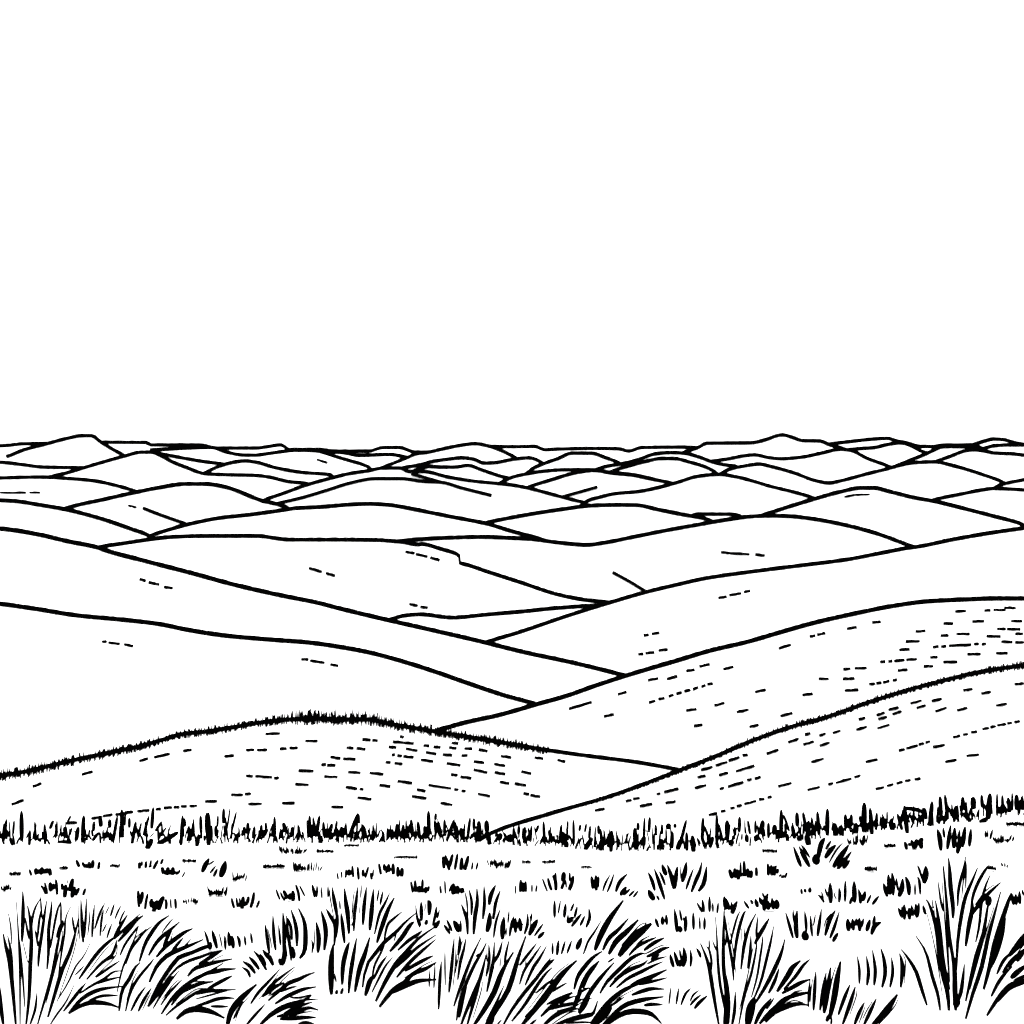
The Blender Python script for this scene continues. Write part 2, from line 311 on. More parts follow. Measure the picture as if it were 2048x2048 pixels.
def stroke(mb, c, vals, dd=None, blunt=False):
    """width, then base ... tip; the blade is rooted in the meadow at its base"""
    sc = CROPS[c][2]; w = vals[0]/sc
    P = [cv(c, vals[i], vals[i+1]) for i in range(1, len(vals), 2)]
    d = min(dd, gd(*P[0])) if dd else gd(*P[0])
    n = 10 if len(P) > 2 else 6
    Q = []
    segs = len(P)-1
    for k in range(n+1):                    # Catmull-Rom through the points
        g = k/n*segs; i = min(int(g), segs-1); t = g-i
        p0 = P[max(i-1, 0)]; p1 = P[i]; p2 = P[i+1]; p3 = P[min(i+2, segs)]
        Q.append(tuple(.5*(2*p1[a] + (p2[a]-p0[a])*t + (2*p0[a]-5*p1[a]+4*p2[a]-p3[a])*t*t + (-p0[a]+3*p1[a]-3*p2[a]+p3[a])*t**3) for a in (0, 1)))
    lean = random.uniform(-.04, .015)*d
    pts = [ray(x, y, d + lean*(k/n)**1.5 - .004*d) for k, (x, y) in enumerate(Q)]
    wl = []
    for k in range(n+1):
        t = k/n; s = max(.32, math.sin(math.pi*min(1, (t*.86+.12)))**(.35 if blunt else .75))
        if t > .93 and not blunt: s = min(s, .3)
        wl.append((max(w*s*1.02, 1.8) + (0 if blunt else .35))/F*d)
    mb.blade(pts, wl)
    return pts[0]
rf = random.Random(5)
def plant(name, label, cat, group, data, blunt=False):
    parts = []
    gs = [gd(*cv(c, *[float(v) for v in q.split()][1:3])) for c, txt in data for q in txt.split(';')]
    g0 = min(gs)                              # blades spring from one stool: inner ones leave it a little above the ground
    for c, txt in data:
        for q in txt.split(';'):
            w_ = [float(v) for v in q.split()]; w_[0] *= .84 if blunt else 1; dq = g0 + .5*(gd(*cv(c, w_[1], w_[2])) - g0)
            mb = MB(); b = stroke(mb, c, w_, dq, blunt); parts.append((mb, b))
            v = [float(z) for z in q.split()]
            ln = math.hypot(v[-1]-v[2], v[-2]-v[1])
            if group == GC and ln > 260 and v[0] > 36 and rf.random() < .25 and c[0] == 'c':     # a hair-thin companion beside a broad blade
                nx, ny = (v[-1]-v[2])/ln, -(v[-2]-v[1])/ln; of = (v[0]*.5+rf.uniform(14, 22))*rf.choice((-1, 1)); a = rf.uniform(.15, .4)
                pts = list(zip(v[1::2], v[2::2])); m1 = pts[len(pts)//2] if len(pts) > 2 else ((pts[0][0]+pts[-1][0])/2, (pts[0][1]+pts[-1][1])/2)
                b0 = (pts[0][0]*(1-a)+m1[0]*a, pts[0][1]*(1-a)+m1[1]*a); e0 = (pts[-1][0]*(1-a)+m1[0]*a, pts[-1][1]*(1-a)+m1[1]*a)
                mb = MB(); b = stroke(mb, c, [rf.uniform(16, 19), b0[0]+nx*of, b0[1]+ny*of, m1[0]+nx*of, m1[1]+ny*of, e0[0]+nx*of*.7, e0[1]+ny*of*.7], dq, blunt)
                parts.append((mb, b))
    o = sum((b for _, b in parts), Vector((0, 0, 0)))/len(parts)
    root = bpy.data.objects.new(name, None); S.collection.objects.link(root); root.location = o
    root['label'] = label; root['category'] = cat; root['group'] = group
    for mb, b in parts:
        p = mb.build('blade', INK, origin=b); p.parent = root; p.location = b - o
GC = 'large grass clumps along the front of the meadow'
plant('grass_clump', 'tall upright grass clump with long narrow blades in the bottom left corner', 'grass clump', GC, [('c0',
 '50 45 1960 10 1700 -5 1450;54 200 1960 160 1500 120 1150 70 950 40 800;34 165 1400 140 1050 95 820;22 145 930 135 720 105 545;30 252 1960 250 1300 235 880 205 400;28 310 1720 290 1400 255 1000 240 850;52 325 1960 365 1600 380 1200 395 880 375 600 345 450;14 350 1165 310 1000 280 880;50 275 900 285 700 290 450 285 265;30 365 870 340 740 320 600;34 385 900 400 650 440 480 515 345;24 530 620 515 450 510 340;44 480 1215 490 1050 525 800 560 550 585 390;34 470 870 490 650 520 480;30 475 960 460 850 435 740;46 590 1250 610 1000 610 750 640 520 650 390;34 635 980 680 700 725 490 770 390;28 765 700 765 550 765 390;60 715 850 760 720 790 630;44 465 1960 570 1600 660 1280 710 1000 750 800 780 650;30 730 1350 770 1050 810 800 825 600 890 455;58 600 1850 690 1550 780 1250 870 1050 930 850 985 605;30 940 800 920 680 905 580;30 620 1960 700 1830 830 1650 930 1440;28 710 1650 850 1420 950 1210 1050 1080 1130 920;36 370 1960 440 1750 465 1530')])
plant('grass_clump', 'row of short straight blades right of the tall corner clump', 'grass clump', GC, [('c0',
 '44 1045 910 1030 700 1015 370;34 1060 850 1075 600 1085 355;22 1100 820 1120 650 1125 515;36 1155 850 1165 650 1185 430;36 1190 740 1250 550 1315 415;34 1255 835 1275 620 1300 500;20 1320 560 1375 445;32 1385 585 1435 420;28 1440 620 1480 520 1520 445;28 1490 680 1530 580 1575 495;50 1425 860 1500 720 1600 560;24 1285 780 1340 670;30 1340 860 1370 760 1405 670')])
plant('grass_clump', 'low clump of blades bending right over bare ground, beside the tall corner clump', 'grass clump', GC, [('c0',
 '54 990 1370 1120 1180 1250 1010 1390 880 1470 830;48 1085 1375 1260 1180 1400 1070 1450 950 1460 880;26 940 1320 1000 1260 1060 1200;38 1200 1350 1350 1240 1510 1135;30 1300 1150 1460 1075;50 795 1775 930 1600 1000 1510 1075 1420;40 1000 1550 1150 1450 1300 1370 1420 1280 1530 1265;36 1200 1430 1350 1380 1520 1340;58 860 1800 1000 1640 1150 1540 1300 1490 1530 1460;40 1110 1640 1280 1580 1480 1575;60 860 1800 1000 1710 1130 1665 1250 1665 1380 1685 1490 1725')])
plant('grass_clump', 'broad dense clump of long blades all arching to the right, second from the left corner', 'grass clump', GC, [('c0',
 '54 1495 1770 1530 1520 1620 1370 1690 1230 1760 1160;32 1470 1530 1530 1260 1600 1080 1680 880 1740 700;44 1575 1775 1630 1550 1730 1360 1880 1180 1930 1110;42 1640 1775 1730 1600 1830 1460;46 1735 1775 1810 1620 1900 1480;38 1505 1075 1570 930 1700 750 1740 700;60 1480 900 1620 740 1700 640 1800 570;40 1430 870 1560 740 1760 545;44 1580 1180 1640 1000 1720 890 1800 790 1905 705'), ('c1',
 '56 -70 1150 0 930 100 760 190 650 305 570;26 210 790 290 680 360 600;56 45 1075 130 930 220 830 330 740 435 650;50 230 970 280 850 350 720;62 140 1095 260 960 400 850 500 780 600 735;64 55 1410 140 1220 270 1080 430 1000 580 940 735 870;44 310 1060 400 940 480 850;24 450 1000 520 930 585 860;62 35 1715 150 1480 280 1280 420 1100 560 1050 680 990 800 940;54 540 1070 650 1010 780 960 840 960;46 250 1400 400 1230 550 1140 700 1090 830 1040 960 1005;54 670 1180 780 1120 880 1060 975 1005;14 840 1135 920 1095 1000 1060;58 535 1335 620 1240 760 1190 920 1150 1100 1115;36 100 1740 200 1570 330 1380 430 1260;60 40 1715 150 1560 260 1420 350 1330;38 195 1700 290 1560 380 1460 470 1370;54 205 1810 330 1620 480 1470 640 1360 800 1280 980 1170;58 600 1400 760 1300 900 1270 1000 1250 1140 1240;58 330 1700 450 1540 600 1460 720 1420 860 1400;52 770 1500 950 1400 1100 1325;44 260 1825 380 1720 520 1620 640 1540 760 1500 870 1490;44 640 1560 800 1520 920 1510 1140 1500;26 630 1620 780 1580 930 1540 1030 1520;48 630 1710 760 1670 900 1620 1020 1605 1125 1610;36 820 1710 930 1712 1050 1715;76 395 1870 500 1780 620 1745 740 1755 860 1790 1000 1860')])
plant('grass_tuft', 'tuft of short upright blades just above the broad arching clump', 'grass tuft', GC, [('c1',
 '36 800 960 780 860 745 760;52 905 985 870 860 840 755;22 970 980 950 880 930 795;38 1010 1000 1005 900 1000 820;52 1060 960 1055 860 1045 770;54 1110 985 1100 900 1090 820;42 1190 970 1180 880 1150 820;34 1265 950 1255 880 1250 820;34 1345 925 1335 850 1325 780;60 815 1000 820 900')])
plant('grass_tuft', 'small fan of thick blades leaning left towards the broad arching clump', 'grass tuft', GC, [('c1',
 '40 1320 1350 1290 1270 1215 1220;48 1385 1300 1320 1210 1225 1145;48 1435 1250 1370 1160 1300 1085;48 1525 1260 1470 1150 1430 1090 1360 1010;36 1520 1200 1480 1110 1440 1050;60 1610 1200 1570 1110 1520 1060 1475 1000')])
plant('grass_clump', 'clump of thick near-vertical blades curving in like a bowl', 'grass clump', GC, [('c1',
 '48 1560 1050 1535 870 1505 680;48 1640 1010 1615 800 1605 570;34 1700 950 1690 830 1675 690;54 1745 1180 1745 800 1730 530;60 1720 1190 1680 1110;70 1710 1195 1745 1100 1745 950;46 1835 1140 1820 970 1790 780 1775 570;42 1845 880 1830 720 1790 600;54 1905 960 1905 800 1880 650 1830 495;60 1870 1110 1850 960'), ('c2',
 '64 120 1110 180 1020 195 850 180 650 105 480')])
plant('grass_clump', 'low spreading clump with blades sweeping right, cut by the bottom edge of the photo', 'grass clump', GC, [('c1',
 '84 1030 1980 1070 1800 1160 1660 1280 1540 1400 1435;36 1110 1870 1160 1770 1235 1650;46 1325 1680 1420 1540 1550 1400 1690 1245;46 1475 1600 1560 1470 1700 1350 1880 1215;54 1490 1580 1610 1480 1750 1410;56 1545 1640 1680 1520 1800 1420 1932 1370 2030 1320 2130 1285;32 1700 1530 1820 1480 1905 1460;56 1630 1680 1770 1590 1900 1530 2010 1490 2155 1465;42 1260 1960 1380 1820 1510 1680;70 1430 1960 1560 1830 1720 1730 1860 1680 1990 1640 2090 1570;30 1820 1600 1950 1600 2080 1560;28 1880 1650 2000 1630 2180 1620;42 1740 1800 1860 1740 1990 1690 2105 1655;54 1650 1840 1780 1810 1900 1780 2010 1740 2080 1730 2180 1760;54 1690 1870 1850 1860 2000 1850 2145 1850;60 1920 1940 2020 1925 2150 1950')])
plant('grass_clump', 'dense clump standing upright at its left and fanning right, left of the photo centre', 'grass clump', GC, [('c2',
 '44 310 345 295 250 275 180;32 335 345 340 260 338 190;28 402 360 395 280 390 205;28 477 350 477 190;54 600 640 570 460 545 330 528 215;26 630 500 622 380;64 740 800 725 560 700 400 683 230;52 685 920 660 700 640 540;22 735 810 725 650 700 570;48 800 770 810 560 835 350 848 215;30 770 700 830 600;22 885 350 897 190;14 872 550 872 465;54 915 690 930 450 960 215;64 1000 760 1025 500 1048 240;28 1090 400 1120 230;36 1130 440 1165 265;44 1060 810 1120 560 1190 420 1250 290;64 1090 915 1150 720 1230 500 1310 345;64 350 1040 360 850 330 655;64 430 1010 450 800 430 650 390 515;52 555 950 565 700 500 570 455 490;54 575 850 590 650 590 500;30 275 1050 285 950 270 870;80 520 1565 515 1350 520 1100 545 930;26 580 1410 560 1300;66 655 1440 665 1200 710 1000 745 905;58 735 1550 760 1300 800 1050 835 855;70 815 1530 870 1250 940 1050 1000 845;44 580 1560 590 1500;44 640 1560 665 1475;56 910 1475 960 1200 1100 1010 1190 900 1330 780 1450 650 1575 545;42 1180 900 1220 700 1300 610 1410 520;36 1030 1380 1060 1200 1150 1020 1200 900;44 1050 1370 1130 1200 1215 1080;70 945 1580 1000 1400 1060 1320;36 1025 1540 1120 1350 1200 1200 1290 1095;64 1250 1025 1400 850 1500 700 1560 650;22 1300 900 1340 790;50 1350 1010 1480 890 1600 810 1660 760;66 1075 1650 1180 1430 1320 1190 1450 1040 1600 870 1810 720;48 1300 1250 1450 1110 1600 970 1830 815;52 1335 1350 1480 1180 1650 1020 1830 870;52 1440 1270 1550 1200 1700 1120 1800 1075;60 1390 1440 1550 1300 1700 1240 1840 1155;66 1120 1720 1280 1520 1450 1400 1560 1300;64 1290 1540 1480 1440 1620 1390 1840 1375;28 1745 1475 1755 1250;30 1805 1490 1820 1170')])
plant('grass_tuft', 'messy tuft with splayed blades at the top right of the central upright clump', 'grass tuft', GC, [('c2',
 '34 1630 720 1600 620 1575 440;54 1650 640 1645 400;18 1690 520 1700 420;64 1745 570 1750 430 1725 380;44 1790 700 1825 560 1838 455;26 1850 610 1875 495;60 1810 730 1880 630;50 1700 690 1720 620;44 1640 700 1580 570')])
plant('grass_tuft', 'four thick short blades, three leaning left, just left of the tall pair of fans', 'grass tuft', GC, [('c3',
 '44 190 800 110 685;40 215 770 145 620;74 300 780 270 700 230 635;34 325 780 320 630')])
plant('grass_clump', 'upright clump of six broad blades standing above the two long fanned clumps', 'grass clump', GC, [('c3',
 '52 410 810 400 620 370 530 330 430;28 415 590 400 400 375 270;42 455 570 460 400 425 240;60 485 810 500 600 530 400 525 228;48 600 620 620 420 615 200;62 680 440 700 320 760 190;48 735 620 760 420 820 255;38 735 850 765 650 820 490;74 650 780 680 660 685 530;30 730 620 730 520')])
plant('grass_tuft', 'wide ragged tuft leaning right, beside the upright clump of six broad blades', 'grass tuft', GC, [('c3',
 '72 845 870 850 720 865 590;28 915 670 930 505;44 935 835 960 680 990 580;54 1010 790 1010 600;64 1075 770 1060 600;44 1120 810 1160 680 1160 545;32 1200 650 1215 540;70 1180 820 1240 700 1290 620;36 1245 830 1310 740 1360 670;50 1290 855 1375 775;20 890 830 900 720;40 970 720 1110 680')])
plant('grass_tuft', 'tuft of two vertical blades followed by blades leaning right', 'grass tuft', GC, [('c3',
 '44 1500 600 1500 380;28 1545 550 1575 380;48 1620 600 1640 420;34 1660 670 1670 560;64 1660 660 1740 590;40 1750 600 1785 455;34 1700 520 1745 415;46 1710 710 1840 545;38 1820 700 1880 575;46 1895 720 1940 600 1930 480')])
plant('grass_tuft', 'line of six short parallel blades above the arching clump right of centre', 'grass tuft', GC, [('c3',
 '34 1475 1060 1475 915;48 1530 1070 1550 880;36 1585 1060 1635 885;36 1655 1050 1715 885;66 1775 1000 1840 850;30 1860 1060 1932 870')])
plant('grass_clump', 'very long straight blades fanning steeply upward from the bottom edge at centre', 'grass clump', GC, [('c3',
 '48 45 1750 60 1400 80 1145;26 130 1450 125 1200 125 985;50 175 1540 210 1200 240 855;50 290 1070 310 950 310 830;14 270 1210 270 1060;46 285 1380 320 1150 360 1000 390 855;48 235 1715 300 1520 400 1250 480 1050 580 845;50 270 1890 310 1650 400 1400 500 1180 600 1010 645 910;74 300 1850 340 1600 400 1420;30 510 1085 570 1045;58 320 1960 400 1750 490 1540 560 1380 610 1200 640 1060;46 400 1960 460 1750 530 1530 580 1350;14 650 1150 650 980;44 640 1340 680 1130 675 930;52 650 1530 700 1300 730 1150 745 905;46 730 1180 800 1050 845 895;38 870 1200 890 1050 930 880;20 815 1225 820 1100;76 480 1960 600 1780 740 1540 810 1350 880 1200 985 1030;36 640 1900 760 1680 870 1440;72 650 1960 780 1740 920 1500 1000 1250 1060 1050 1140 830;90 640 1980 740 1820')])
plant('grass_clump', 'long blades sweeping far right from the bottom edge, before the great arching clump', 'grass clump', GC, [('c3',
 '42 1060 1200 1150 1080 1275 920;42 1060 1440 1120 1260 1240 1080 1335 945;48 1130 1450 1230 1230 1310 1110 1400 955;26 1140 1250 1140 1140;52 850 1960 960 1760 1120 1540 1280 1350 1380 1200 1450 1105;54 1260 1370 1400 1200 1500 1120;50 960 1900 1120 1700 1260 1480 1380 1310 1475 1220;36 1260 1550 1400 1430 1500 1370;84 1080 1960 1250 1750 1400 1560 1550 1360 1650 1250 1780 1135;32 1450 1540 1560 1470 1665 1410;60 1130 1850 1330 1670 1460 1540;26 780 1940 835 1880;32 1180 1950 1275 1875')])
plant('grass_clump', 'great rounded clump right of centre whose many blades all arch over to the right', 'grass clump', GC, [('c3',
 '52 1325 1840 1450 1720 1600 1620 1730 1540;36 1395 1690 1530 1620 1720 1530;32 1560 1700 1650 1620 1770 1580;60 1350 1960 1500 1830 1650 1760 1800 1740;46 1440 1750 1600 1700 1750 1670 1850 1620;62 1480 1960 1650 1890 1800 1850 1932 1820 1990 1790 2040 1640;28 1640 1925 1850 1910 2000 1915;58 1745 1500 1790 1340 1880 1210 1990 1090 2100 1020;46 1860 1490 1920 1330 2000 1220 2065 1135;62 1740 1740 1790 1600 1850 1500;72 1800 1800 1880 1680 1950 1540'), ('c4',
 '34 40 1060 100 900 180 780 270 630;80 185 1010 260 820 380 600 545 380;58 285 1010 360 860 480 750 610 605;74 360 1060 450 900 600 760 735 620;104 485 1085 620 900 780 760 900 670;20 800 720 835 655;24 690 970 760 890 885 820;46 610 1075 720 960 850 890 960 845;52 800 1010 920 920 1060 850;60 -20 1780 60 1640 160 1480 300 1300 430 1160;52 -30 1560 40 1400 130 1250 245 1135;26 345 1160 435 1100;54 250 1550 340 1400 500 1240 640 1110 760 1050 810 1050;22 800 1060 900 1010 950 970;54 830 1090 950 1040 1040 990 1125 970;44 885 1125 1000 1060;54 370 1470 500 1330 650 1240 780 1190 850 1130;32 840 1180 960 1120 1090 1085;48 455 1480 600 1360 760 1280 900 1210 1040 1150;62 560 1520 700 1420 850 1360 960 1310 1090 1250;62 130 1930 300 1720 450 1580 600 1480 750 1430;38 740 1440 900 1400 1100 1350;52 645 1570 780 1520 900 1490 1060 1495;32 330 1740 440 1670 560 1590;90 150 1960 300 1820 400 1720;60 270 1960 450 1780 600 1680 780 1630 900 1610 1050 1590;46 800 1700 900 1685 1040 1690;70 320 1960 450 1850 600 1780 760 1775 880 1800 960 1860 1025 1930;22 0 1620 80 1620 150 1610;34 0 1540 60 1500 120 1475')])
plant('grass_tuft', 'six thin separate blades leaning right, low beside the great arching clump', 'grass tuft', GC, [('c4',
 '28 1115 1690 1140 1470;34 1205 1690 1240 1480;36 1265 1700 1320 1560 1390 1485;28 1380 1650 1420 1570 1490 1510;36 1380 1700 1440 1630 1525 1560;46 1435 1740 1500 1660 1600 1575')])
plant('grass_tuft', 'cup-shaped tuft of thick blades joined at the base, right of the great arching clump', 'grass tuft', GC, [('c4',
 '54 1175 1220 1150 1140 1130 1055;54 1230 1210 1210 1120 1180 1020;34 1270 1130 1250 995;66 1290 1215 1315 1100 1300 970;42 1385 1215 1395 1100 1380 995;80 1230 1205 1270 1130')])
plant('grass_tuft', 'row of stubby upright blades, the left ones joined in a block, above the cup-shaped tuft', 'grass tuft', GC, [('c4',
 '44 985 720 960 650 945 605;54 1035 690 1035 580;44 1090 690 1080 555;54 1215 780 1205 640 1185 490;70 1255 780 1255 700;54 1320 775 1330 570;36 1275 640 1250 490;44 1425 750 1420 530;30 1505 750 1500 590;40 1560 750 1565 590;20 1300 640 1300 590')])
plant('grass_tuft', 'thin tuft of a few upright blades with a v shape at its left end', 'grass tuft', GC, [('c4',
 '38 1535 535 1500 470 1465 405;44 1555 530 1535 370;44 1625 530 1625 330;30 1668 530 1665 405;34 1720 545 1735 405'), ('c5',
 '60 10 500 -10 330;70 60 500 10 400 -15 340;64 85 550 110 480 155 390;30 90 480 80 400')])
plant('grass_tuft', 'large wild tuft with blades crossing both ways, in the middle of the meadow at right', 'grass tuft', GC, [('k3',
 '38 505 1020 480 930 443 850;40 595 1100 560 990 530 900 500 820;30 600 970 575 900 545 840;56 500 1105 470 1060 445 1010;26 545 1105 520 1060;46 680 1005 660 900 620 780;46 610 880 590 830 570 775;42 690 1000 700 880 712 795;14 742 910 742 795;48 755 940 780 850 795 755;28 790 1010 820 920 860 815;40 840 1035 880 930 915 850 938 755;44 905 1025 950 960 970 880 980 795')])
plant('grass_tuft', 'three long slanting blades and a short fringe, left of the large wild tuft', 'grass tuft', GC, [('k3',
 '24 25 1025 50 950 95 870;26 65 1035 100 950 130 860;38 145 1030 180 940 250 865;42 185 1060 245 980;26 215 1060 280 1000;24 265 1070 320 1015;24 305 1080 355 1015')])
plant('grass_clump', 'tall narrow clump, its blades leaning both left and right, beyond the great arching clump', 'grass clump', GC, [('c4',
 '56 1745 1960 1690 1650 1650 1400 1620 1220 1570 1060 1510 920;36 1640 1300 1650 1150 1620 1000 1580 960;24 1625 1000 1618 860;42 1835 1960 1820 1750 1760 1450 1730 1150 1720 900 1700 590;26 1715 1020 1690 960 1660 880;54 1850 1960 1830 1500 1800 1200 1800 800 1810 480;44 1860 1960 1870 1700 1850 1450 1830 1300;24 1830 950 1840 760 1825 600;44 1515 1100 1495 1040 1460 980'), ('c5',
 '42 110 1390 95 1200 60 980 20 760 0 570;32 60 960 100 780 150 600 190 515;46 110 1250 135 950 180 720 230 560 260 515;20 245 880 240 720;14 210 900 210 740;48 200 1250 225 1050 250 900 310 700 390 545;46 285 1240 315 1050 325 820;34 400 900 395 760 415 570;54 370 930 430 820 500 700 555 605;38 170 1960 240 1600 330 1300 390 1000 400 850;34 330 1600 400 1350 440 1100 470 900 470 830;42 350 1640 450 1400 530 1080 580 870 610 705;110 280 1960 320 1750 370 1600;56 380 1670 520 1440 640 1200 710 1030 750 870;48 545 1550 620 1400 680 1230;46 85 1960 120 1760 130 1530;62 -10 1960 20 1650 0 1300')])
plant('grass_clump', 'low clump of blades bowing right and down at the foot of the tall narrow clump', 'grass clump', GC, [('c5',
 '70 650 1530 790 1320 850 1220 950 1135;46 735 1500 880 1340 980 1200 1065 1120;54 710 1550 850 1470 960 1410 1070 1370;34 1045 1720 1050 1550 1070 1360;52 580 1770 700 1650 820 1590 1000 1545 1065 1535;24 800 1590 880 1530 975 1510;56 430 1930 560 1790 690 1680 810 1620;60 505 1910 620 1790 760 1720 850 1690 950 1680 1060 1700;54 370 1950 450 1780 580 1610;28 520 1750 620 1600')])
plant('grass_clump', 'stiff clump of near-straight blades leaning slightly right, cut by the bottom edge', 'grass clump', GC, [('c5',
 '50 1110 1765 1125 1500 1140 1270;48 1190 1765 1230 1500 1270 1285;70 1240 1800 1280 1550 1325 1220;80 1310 1870 1370 1600 1410 1350 1450 1145;50 1270 1900 1320 1800;30 1330 1950 1340 1850;48 1420 1820 1500 1600 1570 1435;52 1475 1940 1540 1760 1600 1580 1635 1460;48 1620 1950 1680 1800 1750 1660;48 1740 1950 1820 1780 1900 1610'), ('c6', '78 20 1960 150 1830 250 1700 345 1560')])
plant('grass_tuft', 'six bow-shaped upright blades standing apart like brackets', 'grass tuft', GC, [('c5',
 '40 1685 1430 1685 1250 1660 1080;48 1780 1450 1800 1280 1775 1080;48 1870 1450 1885 1250 1850 1005'), ('c6',
 '54 150 1475 190 1300 175 1120 135 980;44 250 1475 285 1280 270 1095;56 385 1475 405 1280 400 1150 370 1045')])
plant('grass_clump', 'dark clump of stout blades, left ones upright and right ones slanting, above the bow-shaped blades', 'grass clump', GC, [('c5',
 '46 855 860 810 700 760 530;66 905 860 890 700 905 505;32 890 740 860 600 855 495;96 1010 885 1000 760;44 1020 780 1015 650 1000 515;40 1095 835 1080 700 1072 570;24 1110 700 1135 555;48 1160 835 1180 700 1210 490;54 1255 825 1310 640 1385 505;44 1315 860 1370 720 1435 520;48 1350 900 1420 785')])
plant('grass_tuft', 'short stubby tuft with one blade flung out to the right, beside the dark stout clump', 'grass tuft', GC, [('c5',
 '64 1550 770 1540 610;54 1610 760 1600 610;44 1640 700 1650 605;56 1690 770 1685 600;38 1710 720 1740 605;56 1775 770 1820 620;60 1835 810 1880 700 1960 655;44 1860 700 1880 570')])
plant('grass_tuft', 'wide spiky tuft with three taller blades, above the dark stout clump', 'grass tuft', GC, [('c5',
 '40 1245 410 1210 350 1165 310;26 1235 360 1210 270;66 1325 420 1320 160;30 1290 340 1250 220;44 1430 410 1440 300 1430 220;22 1400 370 1375 320 1385 270;42 1505 400 1510 130;66 1625 410 1620 140;40 1565 430 1600 330;54 1695 420 1700 350 1675 240;54 1730 390 1760 265;34 1780 420 1835 305;40 1845 435 1932 325')])
plant('grass_tuft', 'low ragged tuft with a rounded dark right end, above the tall narrow clump', 'grass tuft', GC, [('c5',
 '38 300 485 235 385;54 410 470 380 360;40 350 430 320 370;66 490 510 500 400 540 295;32 490 350 470 280;54 470 440 430 340;64 545 500 535 380;54 605 495 590 350;80 645 490 650 370')])
plant('grass_tuft', 'three tiny blades left of the wide spiky tuft', 'grass tuft', GC, [('c5', '36 965 305 955 230;40 1010 285 1000 230;48 1060 285 1070 215')])
plant('grass_clump', 'tallest clump of the meadow, long sword-like blades spreading from one root at right', 'grass clump', GC, [('c6',
 '50 880 1765 850 1560 780 1330 700 1030 570 820;54 715 1700 650 1500 580 1280 480 1110 390 995;70 990 1765 975 1550 920 1320 870 1000 840 750 760 470 705 370;54 1000 1500 920 1150 880 800 850 560 820 380;20 790 480 785 370;28 1000 1410 980 1100 965 830 935 640;48 1050 1700 1050 1300 1040 1100 990 800 975 600 960 400 925 0 915 -50;66 1075 1765 1065 1450 1070 1100;50 1085 1250 1100 900 1150 550 1200 330 1290 120 1350 -30;32 920 520 890 400 850 120;60 1040 610 1040 450 1010 200 1000 0 985 -150;40 1100 460 1105 300 1130 150 1175 -20 1200 -170;26 1200 230 1205 0 1205 -110;50 1110 1640 1150 1480 1185 1180;64 1080 1720 1120 1600;50 1200 1650 1260 1380 1330 1080 1420 800 1470 500 1500 350;58 1200 960 1240 700 1280 500 1280 350;52 1280 560 1360 440 1480 300 1640 155;42 1265 550 1290 330 1370 130 1460 -20 1500 -60;38 1325 910 1370 700 1400 400 1450 200 1510 60;74 1470 450 1510 330;54 1200 1870 1290 1550 1400 1220 1480 850 1560 560 1640 270')])
plant('grass_clump', 'slim clump of two long blades leaning right, next to the tallest clump', 'grass clump', GC, [('c6',
 '66 1425 1500 1510 1180 1560 950 1650 650 1740 380 1775 285;56 1500 1250 1580 1060 1660 800 1700 600;26 1590 800 1650 650')])
plant('grass_clump', 'clump of blades sweeping out of the photo at its right edge', 'grass clump', GC, [('c6',
 '50 1465 1830 1600 1620 1740 1450 1850 1390;64 1600 1650 1740 1480 1932 1400 2030 1370;44 1520 1590 1600 1430 1700 1290 1790 1210;42 1590 1310 1680 1130 1800 1020;74 1740 1080 1850 950 1932 840 2010 740;42 1660 1290 1780 1130 1960 970;54 1840 1150 1960 970;64 1765 1360 1850 1280 1980 1180;48 1800 1400 1980 1310')])
plant('grass_tuft', 'dark jagged tuft left of the tips of the tallest clump', 'grass tuft', GC, [('c6',
 '54 215 335 190 240 170 165;60 250 310 240 180 230 55;54 290 320 290 150 275 30;34 350 260 330 100;66 360 335 400 230 410 105;62 490 320 480 180 445 80;28 565 320 565 165;40 630 310 620 150 595 80;76 675 170 700 50 700 -50;34 670 160 620 0 595 -60')])
plant('grass_tuft', 'flat comb-like tuft of even short blades left of the tallest clump', 'grass tuft', GC, [('c6',
 '44 400 600 355 470;54 430 620 430 430;54 495 620 490 470;44 540 580 520 440;50 585 600 575 420;40 600 590 615 405;44 695 560 665 440;64 450 560 400 460')])
plant('grass_tuft', 'tiny three-pronged tuft at the tip of the slim leaning clump', 'grass tuft', GC, [('c6', '48 1800 440 1785 300;46 1835 440 1830 300;44 1880 430 1875 265')])
plant('grass_tuft', 'small spread of five blades, all leaning right, the last one broad', 'grass tuft', GC, [('k1',
 '50 20 850 50 780 85 720;20 80 780 135 740;24 90 860 145 790;32 125 890 160 815;64 190 895 215 820 235 745')])
plant('grass_tuft', 'feathery tuft of fine blades splaying both ways just under the grassy brow at right', 'grass tuft', GC, [('k4',
 '34 80 750 40 680 0 620;26 85 670 40 600 10 560;70 140 730 135 640;46 150 700 180 560 215 500;26 220 600 270 520;44 215 675 260 610 310 560;20 250 715 310 610 370 540;50 285 755 350 660 420 560;36 320 770 380 700 445 615;34 370 765 430 690'), ('k3',
 '40 1850 800 1820 720 1780 610;40 1932 800 1880 700 1830 610')])
plant('grass_tuft', 'open tuft of six upright blades below the right end of the grassy brow', 'grass tuft', GC, [('k4',
 '44 1215 610 1205 500 1185 425;26 1245 500 1235 410;36 1270 600 1300 390;44 1325 590 1335 410;40 1355 635 1372 560 1380 480;40 1400 580 1425 400;34 1460 575 1475 420;26 1365 520 1378 430')])

